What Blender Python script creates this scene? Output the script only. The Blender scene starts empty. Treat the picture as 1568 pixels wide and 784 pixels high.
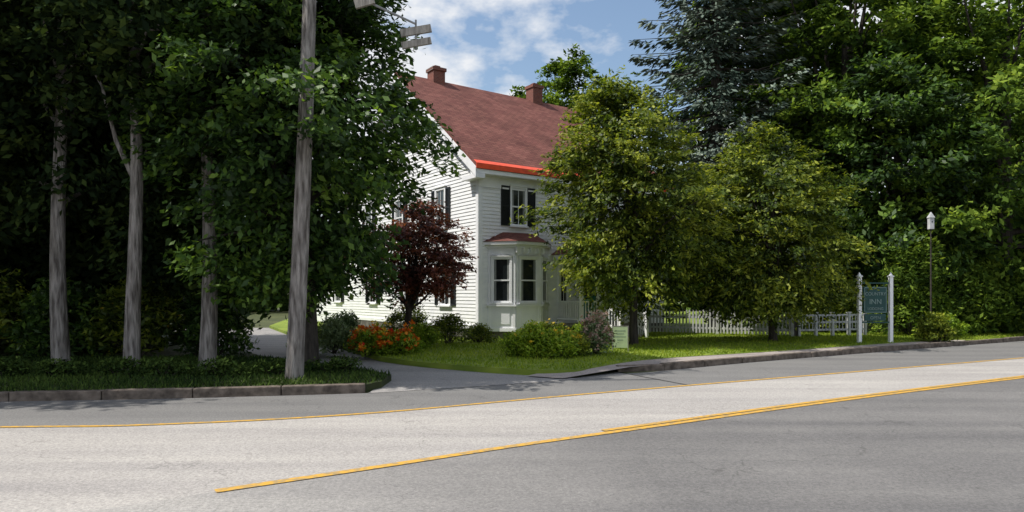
import bpy, math, random
import numpy as np
from mathutils import Vector
random.seed(3)
sc=bpy.context.scene
sc.view_settings.view_transform='Standard'; sc.view_settings.look='None'; sc.view_settings.exposure=0
COL=sc.collection
# ------------------------------------------------------------ materials
def new_mat(name):
    m=bpy.data.materials.new(name); m.use_nodes=True
    nt=m.node_tree; b=nt.nodes['Principled BSDF']; return m,nt,b
def N(nt,t,**k):
    n=nt.nodes.new(t)
    for a,v in k.items():
        if a in n.inputs.keys(): n.inputs[a].default_value=v
        else: setattr(n,a,v)
    return n
def ramp(nt,stops):
    r=nt.nodes.new('ShaderNodeValToRGB'); e=r.color_ramp.elements
    while len(e)<len(stops): e.new(0.5)
    for i,(p,c) in enumerate(stops):
        e[i].position=p; e[i].color=(c[0],c[1],c[2],1)
    return r
def noise_mat(name,c1,c2,scale=5,rough=.85,bump=.0,bscale=40,stretch=(1,1,1),detail=4,spec=.3,lo=.3,hi=.7,bdist=.02):
    m,nt,b=new_mat(name); L=nt.links
    tc=N(nt,'ShaderNodeTexCoord'); mp=N(nt,'ShaderNodeMapping'); mp.inputs['Scale'].default_value=stretch
    L.new(tc.outputs['Object'],mp.inputs['Vector'])
    n=N(nt,'ShaderNodeTexNoise'); n.inputs['Scale'].default_value=scale; n.inputs['Detail'].default_value=detail
    L.new(mp.outputs[0],n.inputs['Vector'])
    r=ramp(nt,[(lo,c1),(hi,c2)]); L.new(n.outputs['Fac'],r.inputs['Fac'])
    L.new(r.outputs['Color'],b.inputs['Base Color'])
    b.inputs['Roughness'].default_value=rough; b.inputs['Specular IOR Level'].default_value=spec
    if bump>0:
        n2=N(nt,'ShaderNodeTexNoise'); n2.inputs['Scale'].default_value=bscale; n2.inputs['Detail'].default_value=4
        L.new(mp.outputs[0],n2.inputs['Vector'])
        bp=N(nt,'ShaderNodeBump'); bp.inputs['Strength'].default_value=bump; bp.inputs['Distance'].default_value=bdist
        L.new(n2.outputs['Fac'],bp.inputs['Height']); L.new(bp.outputs[0],b.inputs['Normal'])
    return m
def leaf_mat(name,cols,trans=.35,rough=.5,spec=.25,simple=False):
    m,nt,b=new_mat(name); L=nt.links
    at=N(nt,'ShaderNodeAttribute'); at.attribute_name='tone'
    r=ramp(nt,[(i/(len(cols)-1),c) for i,c in enumerate(cols)])
    L.new(at.outputs['Fac'],r.inputs['Fac'])
    if simple:
        nt.nodes.remove(b); b=N(nt,'ShaderNodeBsdfDiffuse'); L.new(r.outputs['Color'],b.inputs['Color'])
        if trans<=0:
            L.new(b.outputs[0],nt.nodes['Material Output'].inputs['Surface']); return m
    else:
        L.new(r.outputs['Color'],b.inputs['Base Color'])
        b.inputs['Roughness'].default_value=rough; b.inputs['Specular IOR Level'].default_value=spec
    t=N(nt,'ShaderNodeBsdfTranslucent')
    mul=N(nt,'ShaderNodeMix'); mul.data_type='RGBA'; mul.blend_type='MULTIPLY'; mul.inputs[0].default_value=1
    L.new(r.outputs['Color'],mul.inputs[6]); mul.inputs[7].default_value=(1.4,1.4,.6,1)
    L.new(mul.outputs[2],t.inputs['Color'])
    mx=N(nt,'ShaderNodeMixShader'); mx.inputs[0].default_value=trans
    L.new(b.outputs[0],mx.inputs[1]); L.new(t.outputs[0],mx.inputs[2])
    L.new(mx.outputs[0],nt.nodes['Material Output'].inputs['Surface'])
    return m
def asphalt(name,ca,cb,grad=None):
    m,nt,b=new_mat(name); L=nt.links
    tc=N(nt,'ShaderNodeTexCoord')
    n1=N(nt,'ShaderNodeTexNoise'); n1.inputs['Scale'].default_value=.5; n1.inputs['Detail'].default_value=5
    n2=N(nt,'ShaderNodeTexNoise'); n2.inputs['Scale'].default_value=38; n2.inputs['Detail'].default_value=4
    n2.inputs['Roughness'].default_value=.85
    mp=N(nt,'ShaderNodeMapping'); mp.inputs['Rotation'].default_value=(0,0,math.radians(-30)); mp.inputs['Scale'].default_value=(.12,1.6,1)
    n3=N(nt,'ShaderNodeTexNoise'); n3.inputs['Scale'].default_value=1.0; n3.inputs['Detail'].default_value=3
    L.new(tc.outputs['Object'],n1.inputs['Vector']); L.new(tc.outputs['Object'],n2.inputs['Vector'])
    L.new(tc.outputs['Object'],mp.inputs['Vector']); L.new(mp.outputs[0],n3.inputs['Vector'])
    mix=N(nt,'ShaderNodeMix'); mix.data_type='RGBA'
    mix.inputs[6].default_value=(*ca,1); mix.inputs[7].default_value=(*cb,1)
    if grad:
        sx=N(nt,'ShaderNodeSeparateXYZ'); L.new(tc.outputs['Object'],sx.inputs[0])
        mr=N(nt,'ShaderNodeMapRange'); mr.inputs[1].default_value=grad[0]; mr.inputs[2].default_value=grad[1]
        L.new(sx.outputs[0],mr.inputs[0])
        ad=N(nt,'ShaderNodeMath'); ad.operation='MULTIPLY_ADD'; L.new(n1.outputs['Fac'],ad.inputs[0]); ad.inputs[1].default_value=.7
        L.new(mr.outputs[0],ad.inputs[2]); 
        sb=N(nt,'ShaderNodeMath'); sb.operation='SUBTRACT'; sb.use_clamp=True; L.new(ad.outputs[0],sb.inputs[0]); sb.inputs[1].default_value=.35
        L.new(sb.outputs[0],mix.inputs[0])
    else:
        L.new(n1.outputs['Fac'],mix.inputs[0])
    r=ramp(nt,[(.25,(.5,.5,.5)),(.5,(1,1,1)),(.78,(1.65,1.62,1.58))]); L.new(n2.outputs['Fac'],r.inputs['Fac'])
    r3=ramp(nt,[(.3,(.84,.84,.85)),(.7,(1.12,1.12,1.1))]); L.new(n3.outputs['Fac'],r3.inputs['Fac'])
    m1=N(nt,'ShaderNodeMix'); m1.data_type='RGBA'; m1.blend_type='MULTIPLY'; m1.inputs[0].default_value=1
    L.new(mix.outputs[2],m1.inputs[6]); L.new(r.outputs[0],m1.inputs[7])
    m2=N(nt,'ShaderNodeMix'); m2.data_type='RGBA'; m2.blend_type='MULTIPLY'; m2.inputs[0].default_value=1
    L.new(m1.outputs[2],m2.inputs[6]); L.new(r3.outputs[0],m2.inputs[7])
    vo=N(nt,'ShaderNodeTexVoronoi'); vo.feature='DISTANCE_TO_EDGE'; vo.inputs['Scale'].default_value=.33
    nd=N(nt,'ShaderNodeTexNoise'); nd.inputs['Scale'].default_value=1.6; nd.inputs['Detail'].default_value=5
    L.new(tc.outputs['Object'],nd.inputs['Vector'])
    va=N(nt,'ShaderNodeVectorMath'); va.operation='MULTIPLY_ADD'; L.new(nd.outputs['Color'],va.inputs[0]); va.inputs[1].default_value=(1.6,1.6,0)
    L.new(tc.outputs['Object'],va.inputs[2]); L.new(va.outputs[0],vo.inputs['Vector'])
    rc=ramp(nt,[(.0,(.72,.72,.72)),(.004,(1,1,1))]); L.new(vo.outputs['Distance'],rc.inputs['Fac'])
    m3=N(nt,'ShaderNodeMix'); m3.data_type='RGBA'; m3.blend_type='MULTIPLY'; m3.inputs[0].default_value=1
    L.new(m2.outputs[2],m3.inputs[6]); L.new(rc.outputs[0],m3.inputs[7])
    L.new(m3.outputs[2],b.inputs['Base Color'])
    b.inputs['Roughness'].default_value=.9; b.inputs['Specular IOR Level'].default_value=.25
    bp=N(nt,'ShaderNodeBump'); bp.inputs['Strength'].default_value=.5; bp.inputs['Distance'].default_value=.006
    L.new(n2.outputs['Fac'],bp.inputs['Height']); L.new(bp.outputs[0],b.inputs['Normal'])
    return m
M_shoulder=asphalt('asphalt_shoulder',(.15,.147,.145),(.20,.195,.19))
M_lane=asphalt('asphalt_lane',(.32,.30,.285),(.40,.38,.36))
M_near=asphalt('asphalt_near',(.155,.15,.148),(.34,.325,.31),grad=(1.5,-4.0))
M_drive=asphalt('drive_paving',(.25,.24,.235),(.31,.295,.285))
M_walk=asphalt('walk_paving',(.30,.26,.24),(.36,.32,.30))
M_yellow=noise_mat('yellow_paint',(.36,.25,.11),(.60,.34,.055),scale=14,rough=.7,lo=.38,hi=.56)
M_kerb=noise_mat('granite_kerb',(.07,.055,.045),(.21,.17,.14),scale=7,bump=.6,bscale=25)
M_grass=noise_mat('lawn_grass',(.11,.17,.02),(.24,.30,.04),scale=1.6,bump=.8,bscale=60,detail=8)
M_ground=noise_mat('wild_ground',(.035,.045,.015),(.09,.10,.035),scale=.6,bump=.6,bscale=20)
M_white=noise_mat('white_paint',(.80,.81,.83),(.89,.89,.89),scale=3,rough=.5)
M_fence=noise_mat('fence_paint',(.36,.37,.38),(.60,.60,.60),scale=4,rough=.7)
M_clap=noise_mat('clapboard_paint',(.76,.77,.79),(.89,.89,.88),scale=2.2,rough=.6,stretch=(1,1,3))
M_stone=noise_mat('foundation_stone',(.06,.055,.05),(.17,.155,.14),scale=4,bump=.6,bscale=9)
def brick_mat():
    m,nt,b=new_mat('chimney_brick'); L=nt.links
    tc=N(nt,'ShaderNodeTexCoord'); mp=N(nt,'ShaderNodeMapping'); mp.inputs['Rotation'].default_value=(math.radians(90),0,0)
    L.new(tc.outputs['Object'],mp.inputs['Vector'])
    br=N(nt,'ShaderNodeTexBrick'); br.inputs['Scale'].default_value=4
    br.inputs['Color1'].default_value=(.22,.065,.04,1); br.inputs['Color2'].default_value=(.16,.05,.035,1); br.inputs['Mortar'].default_value=(.19,.15,.13,1)
    L.new(mp.outputs[0],br.inputs['Vector']); L.new(br.outputs['Color'],b.inputs['Base Color']); b.inputs['Roughness'].default_value=.9
    return m
M_brick=brick_mat()
def roof_mat():
    m,nt,b=new_mat('roof_shingles'); L=nt.links
    tc=N(nt,'ShaderNodeTexCoord')
    br=N(nt,'ShaderNodeTexBrick'); br.inputs['Scale'].default_value=1.0
    br.inputs['Brick Width'].default_value=.3; br.inputs['Row Height'].default_value=.13; br.inputs['Mortar Size'].default_value=.010
    br.inputs['Color1'].default_value=(.145,.054,.046,1); br.inputs['Color2'].default_value=(.21,.088,.070,1); br.inputs['Mortar'].default_value=(.085,.034,.03,1)
    L.new(tc.outputs['Object'],br.inputs['Vector'])
    n=N(nt,'ShaderNodeTexNoise'); n.inputs['Scale'].default_value=1.2; n.inputs['Detail'].default_value=7
    L.new(tc.outputs['Object'],n.inputs['Vector'])
    r=ramp(nt,[(.3,(.78,.78,.78)),(.7,(1.2,1.2,1.2))]); L.new(n.outputs['Fac'],r.inputs['Fac'])
    mx=N(nt,'ShaderNodeMix'); mx.data_type='RGBA'; mx.blend_type='MULTIPLY'; mx.inputs[0].default_value=1
    L.new(br.outputs['Color'],mx.inputs[6]); L.new(r.outputs[0],mx.inputs[7]); L.new(mx.outputs[2],b.inputs['Base Color'])
    b.inputs['Roughness'].default_value=.9; b.inputs['Specular IOR Level'].default_value=.2
    return m
M_roof=roof_mat()
def plain(name,c,rough=.6,metal=0,spec=.4):
    return noise_mat(name,tuple(x*.85 for x in c),tuple(min(1,x*1.12) for x in c),scale=6,rough=rough,spec=spec)
M_red=plain('red_drip_edge',(.85,.10,.035),.4)
M_dark=plain('black_shutter_paint',(.013,.015,.017),.5)
M_glass=plain('window_glass',(.018,.022,.024),.08,spec=.6)
M_curtain=plain('curtain',(.22,.23,.22),.9)
M_teal=plain('teal_door',(.02,.20,.18),.5)
M_wood=noise_mat('weathered_wood',(.16,.145,.13),(.40,.37,.34),scale=6,stretch=(3,3,.35),bump=.5,bscale=12)
M_bark=noise_mat('grey_bark',(.09,.078,.07),(.34,.31,.29),scale=5,stretch=(3.2,3.2,.45),bump=1,bscale=9,bdist=.05,lo=.35,hi=.65)
M_barkd=noise_mat('dark_bark',(.02,.017,.014),(.075,.062,.052),scale=5,stretch=(3,3,.6),bump=1,bscale=9,bdist=.04)
M_signg=plain('sign_green',(.014,.065,.06),.5)
M_paleg=plain('yard_sign_face',(.42,.52,.28),.6)
M_metal=plain('grey_metal',(.25,.25,.26),.5)
def sc_(c,k): return [tuple(x*k for x in t) for t in c]
LM_maple=leaf_mat('maple_leaf',sc_([(.012,.024,.009),(.024,.050,.012),(.050,.098,.018),(.12,.19,.03)],1.45),trans=.33)
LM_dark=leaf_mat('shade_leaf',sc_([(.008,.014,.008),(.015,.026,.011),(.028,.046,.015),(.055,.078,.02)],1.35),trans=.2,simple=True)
LM_mid=leaf_mat('garden_leaf',[(.016,.028,.008),(.055,.092,.013),(.16,.205,.024),(.34,.37,.045)],trans=.34)
LM_right=leaf_mat('bright_leaf',sc_([(.015,.028,.010),(.038,.068,.014),(.085,.135,.022),(.17,.23,.035)],1.45),trans=.34,simple=True)
LM_red=leaf_mat('burgundy_leaf',[(.04,.020,.018),(.095,.034,.028),(.18,.056,.042),(.34,.12,.075)],trans=.35)
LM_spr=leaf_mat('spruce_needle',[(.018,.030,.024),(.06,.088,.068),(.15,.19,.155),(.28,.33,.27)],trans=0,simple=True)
LM_far=leaf_mat('far_leaf',sc_([(.018,.035,.012),(.035,.06,.016),(.06,.095,.02),(.09,.13,.03)],1.2),trans=0,simple=True)
LM_lime=leaf_mat('lime_leaf',[(.06,.115,.012),(.15,.25,.02),(.28,.38,.03),(.40,.47,.06)],trans=.35)
LM_gb=leaf_mat('grass_blade',[(.12,.19,.02),(.20,.28,.03),(.28,.35,.04),(.36,.39,.08)],trans=.3,simple=True)
LM_or=leaf_mat('orange_petal',[(.55,.05,.01),(.70,.16,.015),(.75,.30,.02),(.6,.03,.02)],trans=.25)
LM_yel=leaf_mat('yellow_petal',[(.6,.42,.02),(.7,.5,.04),(.75,.6,.1),(.7,.5,.04)],trans=.25)
LM_pink=leaf_mat('pink_petal',[(.25,.16,.13),(.38,.26,.22),(.5,.38,.32),(.45,.25,.25)],trans=.2)
LM_sage=leaf_mat('sage_leaf',[(.06,.10,.045),(.11,.17,.07),(.18,.24,.11),(.24,.31,.15)],trans=.2)
# ------------------------------------------------------------ mesh helpers
def make_np(name,V,F4,mat,tone=None,parent=None,smooth=False):
    me=bpy.data.meshes.new(name); nv=len(V); nf=len(F4); k=F4.shape[1]
    me.vertices.add(nv); me.vertices.foreach_set('co',V.astype(np.float32).ravel())
    me.loops.add(nf*k); me.loops.foreach_set('vertex_index',F4.astype(np.int32).ravel())
    me.polygons.add(nf); me.polygons.foreach_set('loop_start',np.arange(0,nf*k,k,dtype=np.int32))
    try: me.polygons.foreach_set('loop_total',np.full(nf,k,dtype=np.int32))
    except Exception: pass
    me.update(calc_edges=True)
    if tone is not None:
        a=me.attributes.new('tone','FLOAT','FACE'); a.data.foreach_set('value',tone.astype(np.float32))
    me.materials.append(mat)
    ob=bpy.data.objects.new(name,me); COL.objects.link(ob)
    if parent: ob.parent=parent
    return ob
class MB:
    def __init__(s): s.v=[]; s.f=[]
    def poly(s,pts):
        b=len(s.v); s.v+= [tuple(p) for p in pts]; s.f.append(list(range(b,b+len(pts))))
    def obox(s,o,u,n,u0,u1,n0,n1,z0,z1):
        b=len(s.v)
        for zz in (z0,z1):
            for (a,c) in ((u0,n0),(u1,n0),(u1,n1),(u0,n1)):
                s.v.append((o[0]+u[0]*a+n[0]*c,o[1]+u[1]*a+n[1]*c,zz))
        for q in ((0,1,2,3),(4,5,6,7),(0,1,5,4),(1,2,6,5),(2,3,7,6),(3,0,4,7)): s.f.append([b+i for i in q])
    def box(s,x0,x1,y0,y1,z0,z1): s.obox((0,0),(1,0),(0,1),x0,x1,y0,y1,z0,z1)
    def beam(s,p,q,w,h):
        p=Vector(p);q=Vector(q);d=(q-p).normalized(); up=Vector((0,0,1))
        if abs(d.z)>.95: up=Vector((1,0,0))
        r=d.cross(up).normalized(); t=r.cross(d)
        b=len(s.v)
        for e in (p,q):
            for a,c in ((-1,-1),(1,-1),(1,1),(-1,1)): s.v.append(tuple(e+r*a*w/2+t*c*h/2))
        for k in ((0,1,2,3),(4,5,6,7),(0,1,5,4),(1,2,6,5),(2,3,7,6),(3,0,4,7)): s.f.append([b+i for i in k])
    def prism(s,prof,axis_pts):
        b=len(s.v); n=len(prof); s.v+= [tuple(p) for p in prof]+[tuple(p) for p in axis_pts]
        s.f.append([b+i for i in range(n)]); s.f.append([b+n+i for i in range(n)])
        for i in range(n): s.f.append([b+i,b+(i+1)%n,b+n+(i+1)%n,b+n+i])
    def tube(s,pts,rad,sides=10,cap=True):
        pts=[Vector(p) for p in pts]; b=len(s.v)
        for i,p in enumerate(pts):
            d=(pts[min(i+1,len(pts)-1)]-pts[max(i-1,0)]).normalized()
            a=Vector((1,0,0)) if abs(d.x)<.8 else Vector((0,1,0))
            r=d.cross(a).normalized(); t=d.cross(r)
            for k in range(sides):
                th=2*math.pi*k/sides; s.v.append(tuple(p+(r*math.cos(th)+t*math.sin(th))*rad[i]))
        for i in range(len(pts)-1):
            for k in range(sides):
                k2=(k+1)%sides
                s.f.append([b+i*sides+k,b+i*sides+k2,b+(i+1)*sides+k2,b+(i+1)*sides+k])
        if cap: s.f.append([b+(len(pts)-1)*sides+k for k in range(sides)])
    def obj(s,name,mat,parent=None,smooth=False,bevel=0):
        me=bpy.data.meshes.new(name); me.from_pydata(s.v,[],s.f); me.update()
        import bmesh
        bm=bmesh.new(); bm.from_mesh(me); bmesh.ops.recalc_face_normals(bm,faces=bm.faces); bm.to_mesh(me); bm.free()
        me.materials.append(mat)
        if smooth:
            for p in me.polygons: p.use_smooth=True
        ob=bpy.data.objects.new(name,me); COL.objects.link(ob)
        if parent: ob.parent=parent
        if bevel:
            md=ob.modifiers.new('b','BEVEL'); md.width=bevel; md.segments=2
        return ob
def empty(name,loc=(0,0,0),rz=0):
    e=bpy.data.objects.new(name,None); COL.objects.link(e); e.location=loc; e.rotation_euler=(0,0,rz); e.empty_display_size=.3
    return e
# ------------------------------------------------------------ curves, ground, road
def crom(P,n=14):
    out=[]; P=[P[0]]+list(P)+[P[-1]]
    for i in range(1,len(P)-2):
        p0,p1,p2,p3=[np.array(P[j],float) for j in (i-1,i,i+1,i+2)]
        for k in range(n):
            t=k/n
            out.append(.5*((2*p1)+(-p0+p2)*t+(2*p0-5*p1+4*p2-p3)*t*t+(-p0+3*p1-3*p2+p3)*t**3))
    out.append(np.array(P[-2],float)); return out
def offset(pl,d):
    out=[]
    for i,p in enumerate(pl):
        t=pl[min(i+1,len(pl)-1)]-pl[max(i-1,0)]; t=t/np.linalg.norm(t); out.append(p+np.array([-t[1],t[0]])*d)
    return out
def strip(name,A,B,z,mat,parent=None):
    V=[];F=[]
    for a,b in zip(A,B): V+= [(a[0],a[1],z),(b[0],b[1],z)]
    for i in range(len(A)-1): F.append((2*i,2*i+2,2*i+3,2*i+1))
    m=MB(); m.v=V; m.f=[list(f) for f in F]; return m.obj(name,mat,parent)
def sheet(name,pts,z,mat,skirt=0,zs=None):
    import bmesh
    bm=bmesh.new(); zs=zs or [z]*len(pts)
    vs=[bm.verts.new((p[0],p[1],zz)) for p,zz in zip(pts,zs)]
    f=bm.faces.new(vs); bmesh.ops.triangulate(bm,faces=[f])
    if skirt:
        lo=[bm.verts.new((p[0],p[1],-.02)) for p in pts]
        for i in range(len(pts)):
            j=(i+1)%len(pts); bm.faces.new((vs[i],vs[j],lo[j],lo[i]))
    bmesh.ops.recalc_face_normals(bm,faces=bm.faces)
    me=bpy.data.meshes.new(name); bm.to_mesh(me); bm.free(); me.materials.append(mat)
    ob=bpy.data.objects.new(name,me); COL.objects.link(ob); return ob
sheet('ground',[(-900,-900),(900,-900),(900,900),(-900,900)],0,M_ground)
kl=crom([(-60,5.0),(-25,8.9),(-8.1,10.5),(-4.5,11.0),(-2.5,11.4)])
kr=crom([(2.3,14.5),(2.9,14.45),(7,17.2),(18.5,24.1),(45,39.5),(110,77)])
road_e=empty('road')
far_edge=kl+[np.array((.5,12.75))]+kr
strip('shoulder',far_edge,[np.array((p[0]+9,p[1]-19)) for p in far_edge],.004,M_shoulder,road_e)
Fl=crom([(-60,3.0),(-25,6.8),(-12,8.0),(-6.5,8.45),(-4.6,8.62),(-2,9.45),(2.1,11.7),(13.3,17.5),(40,31.5),(110,69)])
Nl=crom([(-60,-26),(-14,-1.6),(-2.6,5.65),(1.26,8.15),(10.25,13.4),(40,29.6),(110,67)],n=21)
def resample(pl,n):
    P=np.array(pl); s=np.r_[0,np.cumsum(np.linalg.norm(np.diff(P,axis=0),axis=1))]; q=np.linspace(0,s[-1],n)
    return [np.array((np.interp(x,s,P[:,0]),np.interp(x,s,P[:,1]))) for x in q]
A=resample(Fl,160); B=resample(Nl,160)
strip('far_lane',A,B,.008,M_lane,road_e)
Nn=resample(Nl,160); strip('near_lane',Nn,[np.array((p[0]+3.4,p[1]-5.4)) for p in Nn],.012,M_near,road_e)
def cut(pl,x0,x1): return [p for p in pl if x0<=p[0]<=x1]
Fd=resample(Fl,500)
strip('edge_line',offset(Fd,-.045),offset(Fd,.045),.016,M_yellow,road_e)
Nd=cut(resample(Nl,1400),-2.6,110)
strip('centre_line',offset(Nd,-.055),offset(Nd,.055),.020,M_yellow,road_e)
Nd2=[p for p in Nd if p[0]>1.1]
strip('centre_line_second',offset(Nd2,.085),offset(Nd2,.18),.020,M_yellow,road_e)
LZ=.13
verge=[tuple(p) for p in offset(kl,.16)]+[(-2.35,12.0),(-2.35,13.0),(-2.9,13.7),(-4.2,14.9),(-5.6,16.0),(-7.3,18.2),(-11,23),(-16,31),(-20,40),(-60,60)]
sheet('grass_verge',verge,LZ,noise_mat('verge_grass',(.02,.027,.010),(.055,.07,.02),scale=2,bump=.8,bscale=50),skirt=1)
lawn_edge=[(-3.3,16.7),(-2.3,15.6),(-1.2,14.75),(-.2,14.1),(.6,13.8),(1.3,13.85),(1.9,14.5),(3.5,16.2),(7.5,18.5),(12.5,21.6),(15.2,22.9)]
le=[tuple(p) for p in crom(lawn_edge,6)]
krr=[tuple(p) for p in offset(kr,.16) if p[0]>15.6]
lawn=le+krr+[(110,110),(-20,110),(-16,50),(-12,33),(-8,25),(-5,20)]
sheet('lawn',lawn,LZ,M_grass,skirt=1)
walk=[(1.0,13.2),(2.3,14.62)]+[tuple(p) for p in offset(kr,.16) if 2.5<p[0]<15.5]+[(15.6,22.9),(15.2,23.1),(12.5,21.8),(7.5,18.7),(3.5,16.4),(1.8,14.75),(1.2,14.05),(.6,13.9),(.3,13.6)]
zs=[.03,.10]+[.118]*(len(walk)-2-3)+[.10,.06,.03]
sheet('sidewalk',walk,.118,M_walk,zs=zs)
drive=[(-2.45,11.35),(.5,12.75),(1.3,13.25),(.8,14.3),(-.2,14.8),(-2.2,16.5),(-4.9,20.3),(-8,25.3),(-12,33.3),(-18,33),(-11,22.6),(-7.2,17.8),(-5.4,15.7),(-4.0,14.6),(-2.9,13.5),(-2.45,12.8)]
sheet('driveway',drive,.010,M_drive)
def kerb(name,pl,h=.15,w=.16):
    m=MB(); pl=resample(pl,int(np.sum(np.linalg.norm(np.diff(np.array(pl),axis=0),axis=1))/1.4)+2)
    for a,b in zip(pl[:-1],pl[1:]):
        t=(b-a); Ln=np.linalg.norm(t); t=t/Ln; n=np.array([-t[1],t[0]])
        if a[0]<-40 or a[0]>70: continue
        j=random.uniform(-.012,.012)
        m.obox(a,t,n,.008,Ln-.008,0+j,w+j,-.02,h+random.uniform(-.015,.01))
    return m.obj(name,M_kerb,None,bevel=.015)
kerb('kerb',kl); kerb('kerb',kr)
rng=np.random.default_rng(5)
def inside(P,poly):
    x,y=P[:,0],P[:,1]; c=np.zeros(len(P),bool); n=len(poly); j=n-1
    for i in range(n):
        xi,yi=poly[i][:2]; xj,yj=poly[j][:2]
        if yi!=yj:
            k=((yi>y)!=(yj>y))&(x<(xj-xi)*(y-yi)/(yj-yi)+xi); c^=k
        j=i
    return c
def blades(name,poly,xr,yr,n,h,mat,z):
    P=np.c_[rng.uniform(*xr,n),rng.uniform(*yr,n)]; P=P[inside(P,poly)]; n=len(P)
    a=rng.uniform(0,2*np.pi,n); w=.014*(.6+rng.random(n)); hh=h*(.4+rng.random(n)); z0=np.full(n,z-.005)
    d=np.c_[np.cos(a),np.sin(a)]; le=rng.normal(0,.4,(n,2))*hh[:,None]
    V=np.empty((n,3,3)); V[:,0,:2]=P-d*w[:,None]; V[:,1,:2]=P+d*w[:,None]; V[:,2,:2]=P+le
    V[:,0,2]=z0; V[:,1,2]=z0; V[:,2,2]=z0+hh
    tone=np.clip(.4+.25*np.sin(P[:,0]*1.3)*np.sin(P[:,1]*1.7)+rng.normal(0,.22,n),0,1)
    return make_np(name,V.reshape(-1,3),np.arange(3*n).reshape(-1,3),mat,tone)
blades('lawn_grass_blades',lawn,(-6,20),(13.5,27),70000,.065,LM_gb,LZ)
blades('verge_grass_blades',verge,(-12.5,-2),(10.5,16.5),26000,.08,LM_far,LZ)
# ------------------------------------------------------------ foliage
def leaf_cloud(C,n_per,sp,size,rng,up=1.0,out=None,asp=.5,tone0=None,jit=.18,droop=0.0,spray=0.0):
    K=len(C); c=np.repeat(C,n_per,axis=0); n=len(c)
    off=rng.normal(0,1,(n,3)); ln=np.linalg.norm(off,axis=1,keepdims=True); off=off/np.maximum(ln,1e-6)*np.minimum(ln,2.0)*.62
    s=np.asarray(sp); tj=0
    if spray>0:
        f=rng.random(n); oo=np.repeat(out,n_per,axis=0); 
        G=5; gj=rng.normal(0,.45,(K,G,3)); gj[:,:,2]*=.45; gi=rng.integers(0,G,n); ki=np.repeat(np.arange(K),n_per)
        gl=rng.uniform(.55,1.25,(K,G)); gt=rng.normal(0,.12,(K,G))
        dd=oo+gj[ki,gi]; dd/=np.linalg.norm(dd,axis=1,keepdims=True)
        p=c+dd*(f*spray*gl[ki,gi])[:,None]+off*s*(1-.7*f)[:,None]
        p[:,2]-=.22*spray*f**2; tj=gt[ki,gi]+.22*(f-.5)
    else: p=c+off*s
    nr=rng.normal(0,.7,(n,3)); nr[:,2]+=up
    if out is not None: nr+=np.repeat(out,n_per,axis=0)*.5
    nr/=np.linalg.norm(nr,axis=1,keepdims=True)
    t=rng.normal(0,1,(n,3))
    if out is not None: t+=np.repeat(out,n_per,axis=0)*1.5
    t[:,2]-=droop
    t-=nr*np.sum(t*nr,axis=1,keepdims=True); t/=np.linalg.norm(t,axis=1,keepdims=True)
    b=np.cross(nr,t); L=size*(.6+.8*rng.random(n))[:,None]
    V=np.empty((n,4,3)); V[:,0]=p-t*L*.5; V[:,1]=p+b*L*asp*.5-nr*L*.06; V[:,2]=p+t*L*.5; V[:,3]=p-b*L*asp*.5-nr*L*.06
    if tone0 is None: tone0=rng.random(K)
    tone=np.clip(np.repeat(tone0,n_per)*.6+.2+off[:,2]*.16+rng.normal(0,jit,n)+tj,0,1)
    return V.reshape(-1,3),tone
def crown_pts(K,prof,rng,lobes=.22,bias=.42,gap=.0):
    zs=np.array([p[0] for p in prof]); rs=np.array([p[1] for p in prof])
    zz=rng.uniform(zs[0],zs[-1],K*6); Rr=np.interp(zz,zs,rs); keep=rng.random(K*6)<Rr/rs.max(); zz=zz[keep][:K*2]; Rr=Rr[keep][:K*2]
    th=rng.uniform(0,2*np.pi,len(zz)); ph=rng.uniform(0,6.28,4)
    Rn=Rr*(1+lobes*np.sin(3*th+zz*1.3+ph[0])*.6+lobes*np.sin(5*th-zz*2.1+ph[1])*.5+rng.normal(0,.07,len(zz)))
    r=Rn*rng.random(len(zz))**bias
    P=np.c_[r*np.cos(th),r*np.sin(th),zz]
    if gap>0:
        g=np.sin(P[:,0]*1.9+ph[2])*np.sin(P[:,1]*1.7+ph[3])*np.sin(P[:,2]*1.8+ph[0])
        P=P[g<1-gap]
    return P[:K]
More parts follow.
